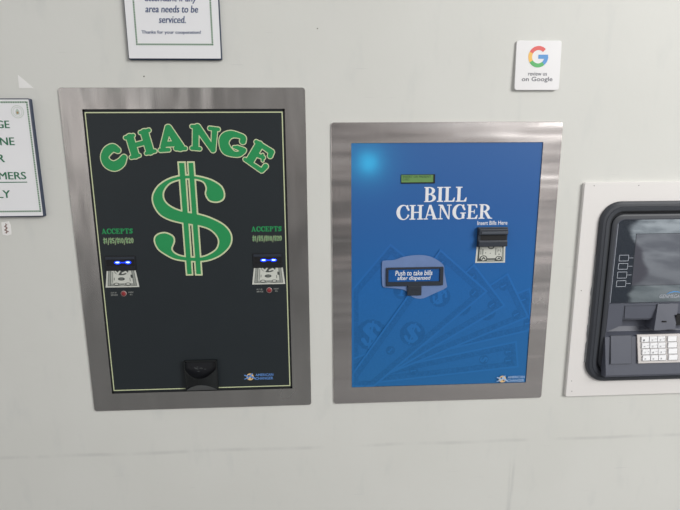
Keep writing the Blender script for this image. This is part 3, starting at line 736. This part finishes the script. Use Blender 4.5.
# lcd window
b = MB(); x0, x1, z0, z1 = 169.8, 238.4, -56, -38
b.loft([[(x0, P2-.3, z0), (x1, P2-.3, z0), (x1, P2-.3, z1), (x0, P2-.3, z1)], [(x0, P2-1.2, z0), (x1, P2-1.2, z0), (x1, P2-1.2, z1), (x0, P2-1.2, z1)],
        [(x0+.8, P2-1.2, z0+2.3), (x1-3, P2-1.2, z0+2.3), (x1-3, P2-1.2, z1-.8), (x0+.8, P2-1.2, z1-.8)], [(x0+.8, P2-.4, z0+2.3), (x1-3, P2-.4, z0+2.3), (x1-3, P2-.4, z1-.8), (x0+.8, P2-.4, z1-.8)]], M_blackpl)
o = b.build('display_window', T2); o['label'] = 'small green display in a dark window'
b = MB(); b.rect(x0+.8, x1-3, z0+2.3, z1-.8, P2-.5, M_lcd)
b.flat(text_art('INSERT OR PRESENT', x0+4, x1-8, z1-7, z1-2.4, .02), P2-.6, M_lcdink); b.flat(text_art('CARD', x0+3, x0+17, z1-12, z1-7.8, .02), P2-.6, M_lcdink)
b.build('lcd_panel', o)
# validator with ribs
b = MB(); x0, x1, z0, z1 = 328.4, 391.2, -186, -145.8
x0b, x1b = x0+.6, x1-.4
b.box(x0b, x1b, P2-7, P2-.2, z0, z1, M_slate, 1.2)
b.box(x0b+1, x1b-1, P2-12, P2-6, z1-15, z1-3, M_slate, 1.5)
b.box(x0b+6, x1b-1, P2-13, P2-11, z1-13, z1-8, M_slate_l, .8)
b.box(x0b+1, x1b-1, P2-12, P2-6, z0+1, z0+12.5, M_slate, 1.5)
b.rect(x0b+6, x1b-2, z0+13.2, z1-16, P2-7.3, M_slot)
b.box(x0b+1, x1b-1, P2-10, P2-7, z0+11.5, z0+13.5, M_slate_l, .5)
o = b.build('bill_validator', T2); o['label'] = 'dark ribbed bill slot under the words Insert Bills Here'
note_print(T2, [(329.9, -186.3), (390.2, -187), (391.4, -221.1), (328.3, -220.8)], P2-.3, 1)
# dispenser slot with its pale film
RS = [(133.4, -217.8), (138.8, -212.3), (157.9, -211.3), (177.0, -205.2), (201.6, -201.7), (226.3, -203.3), (245.9, -211.4), (261.5, -224.2), (264, -240), (268.8, -262.5), (268.8, -272.5), (242.6, -284.9), (220.5, -294.5), (203.7, -293.3), (192.4, -286.7), (180, -275), (147.7, -270.1), (138.0, -268.5), (134.3, -259.9)]
Y3 = P2-2.3
b = MB(); b.flat(fill(s_poly(smooth_loop(RS, 3)), 128, 274, -300, -196, 1.0), Y3, M_residue)
o = b.build('adhesive_patch', T2); o['label'] = 'pale translucent film patch around the dispenser slot'
b = MB(); x0, x1, z0, z1 = 142.4, 261.2, -266.3, -227
b.loft([rrect(x0, x1, z0, z1, 1.2, P2-.4, 3), rrect(x0, x1, z0, z1, 1.2, P2-5, 3), rrect(x0+1, x1-1, z0+1, z1-1, 1, P2-6, 3), rrect(x0+4, x1-7, z0+8.7, z1-3.5, .6, P2-6, 3), rrect(x0+4.5, x1-7.5, z0+9, z1-4, .6, P2-3.6, 3)], M_slate)
b.box(186.6, 216.3, P2-5.6, P2-.4, -287, -265.4, M_slate, .8)
b.box(187.5, 215.5, P2-6.4, P2-4, -275, -266.5, M_slate, .8)
disp = b.build('bill_dispenser', T2); disp['label'] = 'dark T-shaped bill dispenser with a blue push flap'
b = MB(); b.box(147, 253.5, P2-3.5, P2-3, -257.6, -230.6, M_window)
b.flat(text_art('Push to take bills', 161, 238.5, -244.4, -233.8, .012, .15), P2-3.7, M_white)
b.flat(text_art('after dispensed', 165.5, 235.0, -256.4, -245.3, .012, .15), P2-3.7, M_white)
o = b.build('push_flap', disp); o['label'] = 'blue flap reading Push to take bills after dispensed'
maker_logo(T2, 389.7, 449.5, -489.6, -472.4, P2-3.2, M_logopale, M_logopale)

# ------------------------------------------------------------ cash machine (ATM)
T3 = thing('cash_machine', (781, WALL_Y, -528), 'charcoal cash machine with screen and white keypad in a white plate, at right edge', 'cash machine')
b = MB(); x0, x1, z0, z1 = 543.6, 1016, -526, -57; n = 7
b.loft([rrect(x0, x1, z0, z1, 4, WALL_Y, n), rrect(x0, x1, z0, z1, 4, -3.2, n), rrect(x0+.8, x1-.8, z0+.8, z1-.8, 3.4, -4, n), rrect(598, 964, -480, -107, 26, -4, n), rrect(598, 964, -480, -107, 26, WALL_Y, n)], M_surround, closed=True)
b.build('surround_plate', T3)
for (sx, sz) in ((565.9, -63.9), (659.6, -63.9), (556.3, -490.7), (559.2, -284.6), (559, -515)):
    s_ = MB(); ring = lambda r, y: [(sx+r*math.cos(t*math.pi/5), y, sz+r*math.sin(t*math.pi/5)) for t in range(10)]
    sx *= .996; sz *= .996; s_.loft([ring(.95, -3.8), ring(.95, -4.2), ring(.5, -4.5)], M_hole, cap1=True); s_.build('screw', T3)
# bezel
bx0, bx1, bz0, bz1 = 580.5, 978, -489, -95.6
def ring(ins, y, r=43): return rrect(bx0+ins, bx1-ins, bz0+ins, bz1-ins, max(3, r-ins*.75), y, 10)
b = MB()
b.loft([ring(0, -.2), ring(0, -7), ring(1.5, -10.5), ring(5, -12.5), ring(10, -12.8), ring(11, -11.8), ring(12, -12.6), ring(19, -12)], M_bezel)
b.loft([ring(19, -12), ring(22, -11), ring(24, -5), ring(25.5, -5)], M_blackpl)
b.loft([ring(25.5, -5), ring(27, -8), ring(30, -9), ring(36, -9.5)], M_bezel2)
b.loft([ring(36, -9.5), ring(38, -8), ring(38, 30)], M_fascia)
b.build('bezel', T3, smooth=False)
# caulk bead left of the bezel
b = MB(); pts = []
random.seed(5)
for i in range(30):
    z = -445+i*8.2; wv = random.uniform(1.2, 3.6) if i < 22 else 1.2
    pts.append((z, wv))
vs = []; fs = []
for z, wv in pts: vs += [(bx0-wv, -4, z), (bx0-wv*.4, -6.2, z), (bx0+.4, -7.2, z)]
for i in range(len(pts)-1):
    k = i*3; fs += [[k, k+1, k+4, k+3], [k+1, k+2, k+5, k+4]]
b.add(vs, fs, M_caulk); o = b.build('caulk_bead', T3, smooth=True)
# fascia: profile (y, z) swept sideways
fx0, fx1 = 614.5, 947.5
prof = [(26, -131), (-1, -131), (-4, -318), (-4, -322), (10, -331), (10, -370), (6, -380), (-12, -386), (-29, -466), (-27, -471), (-9, -474), (-9, -479), (26, -479)]
prof = [(y_, z_) for y_, z_ in prof]
b = MB(); R1 = [(fx0, y_, z_) for y_, z_ in prof]; R2 = [(fx1, y_, z_) for y_, z_ in prof]; n = len(prof)
b.loft([R1, R2], M_fascia, cap0=True, cap1=True)
fas = b.build('fascia', T3)
def P_(x, z, y): X, Z = dp(x, z, y); return (X, y, Z)
def quad_box(b, pts, y0s, yb, m):
    """block whose front face corners (measured, with own depths) are tl,tr,br,bl and back at yb"""
    F = [P_(x, z, y_) for (x, z), y_ in zip(pts, y0s)]; B = [(p[0], yb, p[2]) for p in F]
    b.add(F+B, [[0, 1, 2, 3], [7, 6, 5, 4], [0, 4, 5, 1], [1, 5, 6, 2], [2, 6, 7, 3], [3, 7, 4, 0]], m)
# left block and flap block of the middle deck, card reader
b = MB(); quad_box(b, [(623, -316), (657, -316), (656, -364), (623, -379)], [-10, -10, -10, -10], 12, M_fascia)
quad_box(b, [(657, -316), (731, -316), (731, -352.6), (657, -351)], [-9.5]*4, 12, M_fascia)
F = [P_(x, z, -10) for x, z in ((623, -378), (656, -376), (656, -379), (623, -381))]
quad_box(b, [(658.5, -320.5), (729, -321), (730, -350.5), (659.5, -350)], [-10]*4, -9, M_fascia_d)
quad_box(b, [(659.7, -321.8), (728, -322), (729, -349.6), (660.7, -349)], [-10.8]*4, -9, M_fascia)
b.build('receipt_flap', T3)
b = MB(); quad_box(b, [(731.5, -318), (777, -318), (777.7, -375.2), (730.4, -378.1)], [-12, -12, -24, -24], 12, M_fascia)
quad_box(b, [(747, -357), (756, -357), (756, -359.8), (747, -359.8)], [-22]*4, -14, M_slot)
quad_box(b, [(777, -318), (800, -318), (800, -375), (777, -375)], [-10, -10, -12, -12], 12, M_fascia)
quad_box(b, [(776.5, -344), (800, -344), (800, -367), (777.5, -367)], [-21]*4, -8, M_slot)
o = b.build('card_reader', T3)
# label panel lower left
def slope_y(z): return -12-17*(-386-z)/80.
b = MB()
def on_slope(b, x0, x1, z1, z0, m, lift, xs_=0.):
    a0, a1 = slope_y(z1)-lift, slope_y(z0)-lift
    F = [P_(x0, z1, a0), P_(x1, z1, a0), P_(x1+xs_, z0, a1), P_(x0+xs_, z0, a1)]
    B = [(p[0], p[1]+lift+1.2, p[2]) for p in F]
    b.add(F+B, [[0, 1, 2, 3], [7, 6, 5, 4], [0, 4, 5, 1], [1, 5, 6, 2], [2, 6, 7, 3], [3, 7, 4, 0]], m)
on_slope(b, 634, 681.5, -387.3, -454, M_fascia_d, .4, 7); on_slope(b, 635, 680.5, -388.2, -453.1, M_fascia, .7, 7)
b.build('blank_plate', T3)
# keypad
b = MB(); on_slope(b, 693.5, 797, -386.8, -453.6, M_keypl, 1.6, 10.5)
kp = b.build('keypad', T3); kp['label'] = 'pale metal keypad with white keys'
legend = MB()
rows = [-(392.3+i*14.55) for i in range(4)]
LT = [['1', '2', '3'], ['4', '5', '6'], ['7', '8', '9'], ['*', '0', '#']]
for i, zt in enumerate(rows):
    sh = 7.8*i/3+.6
    for j in range(4):
        xl = (704.2, 722.6, 740.6, 763.6)[j]+sh; w_ = 16.2 if j < 3 else 19.5
        k = MB(); zb_ = zt-11.6
        on_slope(k, xl-.8, xl+w_+.6, zt+.5, zb_-.9, M_fascia_d, 1.8, .4)
        on_slope(k, xl, xl+w_, zt, zb_, M_key, 4.2, .4); k.build('key', kp)
        if j < 3:
            ar = text_art(LT[i][j], 0, 1, 0, 1, .01)
            a0 = slope_y(zt-6)-5.2
            X, Z = dp(xl+4.5, zt-7.5, a0); legend.flat(([(X+u*2.6, Z+v*4.2-2) for u, v in ar[0]], ar[1]), a0-.6, M_keyd)
            if i < 3 and (i, j) != (0, 0): legend.flat(([(X+6+u*5.5, Z+2.0+v*1.6) for u, v in text_art('ABC', 0, 1, 0, 1)[0]], text_art('ABC', 0, 1, 0, 1)[1]), a0-1.0, M_keyd)
legend.build('key_legend', kp)
# screen
b = MB(); ys = -6.0
pa = [P_(624.6, -128.5, ys), P_(935, -128.5, ys), P_(935, -313.2, ys), P_(624.8, -313.2, ys)]
b.add(pa+[(p[0], p[1]+5, p[2]) for p in pa], [[0, 1, 2, 3], [7, 6, 5, 4], [0, 4, 5, 1], [1, 5, 6, 2], [2, 6, 7, 3], [3, 7, 4, 0]], M_screen)
scr = b.build('screen_glass', T3); scr['label'] = 'glossy dark glass over the display'
b = MB()
pa = [P_(667, -165, ys-.2), P_(893, -165, ys-.2), P_(893, -275.4, ys-.2), P_(669, -275.4, ys-.2)]
b.add(pa, [[0, 1, 2, 3]], M_display); b.build('display', scr)
def ln_(b, p, q, w_, y_, m):
    d = Vector((q[0]-p[0], q[1]-p[1])); n_ = Vector((-d.y, d.x)).normalized()*w_/2
    b.add([P_(p[0]+n_.x, p[1]+n_.y, y_), P_(q[0]+n_.x, q[1]+n_.y, y_), P_(q[0]-n_.x, q[1]-n_.y, y_), P_(p[0]-n_.x, p[1]-n_.y, y_)], [[0, 1, 2, 3]], m)
b = MB(); yl = ys-.4
ln_(b, (625.2, -313), (625.0, -134), .9, yl, M_screenline); ln_(b, (625, -134), (627.5, -129.5), .9, yl, M_screenline)
b.build('glass_edge_line', scr)
b = MB()
for p, q in (((666.5, -164.6), (893.5, -164.6)), ((666.5, -164.6), (668.8, -275.8)), ((668.8, -275.8), (893.5, -275.8)), ((893.5, -275.8), (893.5, -164.6))): ln_(b, p, q, 1.1, ys-.35, M_fascia_d)
b.build('display_outline', scr)
for k, (zt, zb_) in enumerate(((-209.3, -221.8), (-227.2, -239.7), (-245.6, -258.9), (-264.6, -277.5))):
    b = MB()
    for p, q in (((635, zt), (655, zt)), ((655, zt), (655, zb_)), ((655, zb_), (635, zb_)), ((635, zb_), (635, zt))): ln_(b, p, q, .95, yl, M_screenline)
    zm = (zt+zb_)/2; ln_(b, (655, zm), (665.5, zm), .8, yl, M_screenline)
    b.build('soft_key', scr)
b = MB(); ar = text_art('GENMEGA', 733, 777.5, -304.8, -297.2, .0, .2)
b.add([P_(x, z, yl) for x, z in ar[0]], ar[1], M_screenline)
arc = fill(s_cap([(748, -296.5, .3), (755, -292.8, .9), (764, -291, 1.3), (773, -291.6, .9), (781, -294.5, .3)]), 744, 785, -300, -286, .6)
b.add([P_(x, z, yl) for x, z in arc[0]], arc[1], M_gb); b.build('maker_lettering', scr)

# ------------------------------------------------------------ notice signs
def sign(name, x0, x1, z0, z1, t, label):
    o = thing(name, ((x0+x1)/2, WALL_Y, z0), label, 'sign')
    b = MB(); n = 4
    b.loft([rrect(x0, x1, z0, z1, 2.5, WALL_Y, n), rrect(x0, x1, z0, z1, 2.5, WALL_Y-t+1, n), rrect(x0+1, x1-1, z0+1, z1-1, 1.8, WALL_Y-t, n)], M_signedge, cap0=True, cap1=True)
    b.build('plaque', o)
    b = MB(); b.loft([rrect(x0+1.6, x1-1.6, z0+2.2, z1-2, 1.2, WALL_Y-t-.1, n), rrect(x0+1.6, x1-1.6, z0+2.2, z1-2, 1.2, WALL_Y-t-.3, n)], M_signw, cap1=True)
    b.build('paper_insert', o); return o, WALL_Y-t-.45
def dotted(o, x0, x1, z0, z1, y, w_=1.7):
    b = MB()
    for (a, c, d, e) in ((x0-w_, x0+w_, z0-w_, z1+w_), (x1-w_, x1+w_, z0-w_, z1+w_), (x0+w_, x1-w_, z1-w_, z1+w_), (x0+w_, x1-w_, z0-w_, z0+w_)): b.rect(a, c, d, e, y, M_greenline)
    s = 4.2
    k = int((x1-x0)/s)
    for i in range(k+1):
        for zz in (z0, z1): b.rect(x0+i*s-1.1, x0+i*s+1.1, zz-1.1, zz+1.1, y-.1, M_greendark)
    for i in range(int((z1-z0)/s)+1):
        for xx in (x0, x1): b.rect(xx-1.1, xx+1.1, z0+i*s-1.1, z0+i*s+1.1, y-.1, M_greendark)
    b.build('border_print', o)
k = .996
SG, y = sign('notice_sign', -341.4, -170.6, 175.9, 398, 7, 'white notice in blue text thanking for cooperation, above the black change machine')
dotted(SG, -325*k, -187*k, 203.3*k, 385*k, y)
b = MB()
for s_, x0, x1, z0, z1 in (('Thanks for your cooperation!', -314.7, -207.4, 220.0, 227.3), ('serviced.', -282, -233.6, 240, 252.2), ('area needs to be', -304.6, -210, 258, 270.0), ('attendant if any', -304, -211, 273.2, 288.5), ('Please notify an', -304, -211, 296, 308)):
    small = s_.startswith('Th')
    for i_, dx in enumerate((-.2, .2) if small else (-.3, 0, .3)): b.flat(text_art(s_, x0*k+dx, x1*k+dx, z0*k, z1*k, 0, 0 if small else .2), y-.2-.03*i_, M_textblue)
b.build('sign_lettering', SG)
SL, y = sign('notice_sign', -700, -527, -112.8, 107.4, 9, 'white notice with large green capitals and a seal, left of the black machine')
k = .993
dotted(SL, -686, -536*k, -102.5*k, 101.3*k, y)
b = MB()
for s_, x0, x1, z0, z1 in (('CHANGE', -655, -573, 54.3, 68.3), ('MACHINE', -663, -568, 23, 37.5), ('FOR', -636, -590, -8.5, 6.5), ('CUSTOMERS', -680, -554.8, -41, -26.9), ('ONLY', -648, -588.8, -76.3, -61.5)):
    for i_, dx in enumerate((-.45, 0, .45)): b.flat(text_art(s_, x0*k+dx, x1*k+dx, z0*k, z1*k), y-.2-.03*i_, M_textgreen)
b.rect(-680*k, -554*k, -47.2*k, -45.6*k, y-.2, M_textgreen)
b.build('sign_lettering', SL)
b = MB(); cx, cz = -555*k, 84*k
b.flat(fill(U(band(s_ell(cx, cz, 11, 11), .5), band(s_ell(cx, cz, 8, 8), .35)), cx-14, cx+14, cz-14, cz+14, .5), y-.2, M_seal)
b.flat(fill(U(s_box(cx-3.4, cz-5, cx+3.4, cz+1.5), s_poly([(cx-3.2, cz+1.5), (cx+3.2, cz+1.5), (cx, cz+6)])), cx-6, cx+6, cz-7, cz+8, .4), y-.2, M_greenline)
b.flat(fill(s_ell(cx, cz-1.6, 2, 2.2), cx-4, cx+4, cz-5, cz+2, .4), y-.3, M_sealr)
b.build('seal_print', SL)

# ------------------------------------------------------------ review sign
k9 = 1.5
TG = thing('review_sign', (433, WALL_Y, 122), 'small white square review sign with a four-coloured letter G, above the blue machine', 'sign')
t = 3.5
def gy(z): return WALL_Y-t-3*(213-z)/90.   # the plate stands off a little more at its foot
b = MB(); 
def lean(pts): return [(x, gy(z)+dy, z) for x, dy, z in pts]
ro = lambda ins, dy, r: [(p[0], gy(p[2])+dy, p[2]) for p in rrect(387.2+ins, 475.5-ins, 121.8+ins, 212.8-ins, r, 0, 5)]
b.loft([[(p[0], WALL_Y, p[2]) for p in rrect(389, 473, 123.5, 211, 4, 0, 5)], ro(0, 1.6, 5), ro(0, .6, 5), ro(.6, 0, 4.5)], M_google, cap0=True, cap1=True)
b.build('plate', TG)
b = MB(); cx, cz, R0, R1_ = 432.5, 184.6, 19.6, 12.2; cx *= .993; cz *= .993
def lflat(art, m, e=.3): b.add([(x+k9, gy(z)-e, z) for x, z in art[0]], art[1], m)
ringf = cut(s_ell(cx, cz, R0, R0), s_ell(cx, cz, R1_, R1_))
def wedge(a0, a1):
    A = [math.radians(a0+(a1-a0)*i/6) for i in range(7)]
    return s_poly([(cx, cz)]+[(cx+40*math.cos(a), cz+40*math.sin(a)) for a in A])
bb = (cx-22, cx+22, cz-22, cz+22, .5)
lflat(fill(both(ringf, wedge(45, 152)), *bb), M_gr); lflat(fill(both(ringf, wedge(152, 212)), *bb), M_gy)
lflat(fill(both(ringf, wedge(212, 310)), *bb), M_gg)
lflat(fill(U(both(ringf, wedge(-50, 0)), s_box(cx, cz-3.8, cx+R0-.6, cz+3.8), ), *bb), M_gb)
b.build('letter_mark', TG)
b = MB(); k = .992
lflat(text_art('review us', 414.5*k, 452*k, 149.8*k, 156.8*k, .006), M_gt); lflat(text_art('on Google', 402.5*k, 463.6*k, 136.9*k, 147.6*k, .01), M_gt)
b.build('sign_lettering', TG)

# ------------------------------------------------------------ small things on the wall
Yw = WALL_Y
b = MB(); tri = [(-547.0, 150), (-548, 126.5), (-521.5, 126.5)]
b.add([(x, Yw, z) for x, z in tri]+[(x, Yw-.4, z) for x, z in tri], [[0, 1, 2], [5, 4, 3], [0, 3, 4, 1], [1, 4, 5, 2], [2, 5, 3, 0]], M_tape)
o = b.build('tape_scrap', base=mm(-540, Yw, 126.5)); tag(o, 'triangular scrap of white tape on the wall above the green-lettered sign', 'tape')
T4 = thing('torn_label', (-607, Yw, -148), 'small torn white label with brown scribble, under the green-lettered sign', 'label')
b = MB(); q = [(-614.5, -124), (-600.5, -122), (-597.5, -129), (-598.5, -147.5), (-606, -150), (-615, -148)]; n = len(q)
b.add([(x, Yw, z) for x, z in q]+[(x, Yw-.5, z) for x, z in q], [list(range(n)), list(range(2*n-1, n-1, -1))]+[[i, (i+1) % n, n+(i+1) % n, n+i] for i in range(n)], M_scrap)
b.build('label_paper', T4)
b = MB(); b.flat(fill(U(s_cap([(-604, -128, .6), (-609, -132, .7), (-604, -135, .6), (-610, -139, .7), (-603, -142, .6), (-610, -145, .5)]), s_cap([(-606, -126, .5), (-607, -146, .5)])), -616, -597, -150, -122, .5), Yw-.7, M_brown)
b.build('scribble', T4)
def speck(x, z, r, label):
    b = MB(); n = 10; ring = lambda rr_, y: [(x+rr_*math.cos(i*2*math.pi/n), y, z+rr_*math.sin(i*2*math.pi/n)) for i in range(n)]
    b.loft([ring(r, Yw), ring(r*.8, Yw-.6), ring(r*.3, Yw-.9)], M_hole, cap1=True)
    o = b.build('nail_head', base=mm(x, Yw, z)); tag(o, label, 'nail')
speck(-318*1.0, 147.5, 1.3, 'tiny dark nail head in the wall above the black change machine')
speck(8, 233, 1.1, 'tiny dark nail head high on the wall between the notice sign and the review sign')
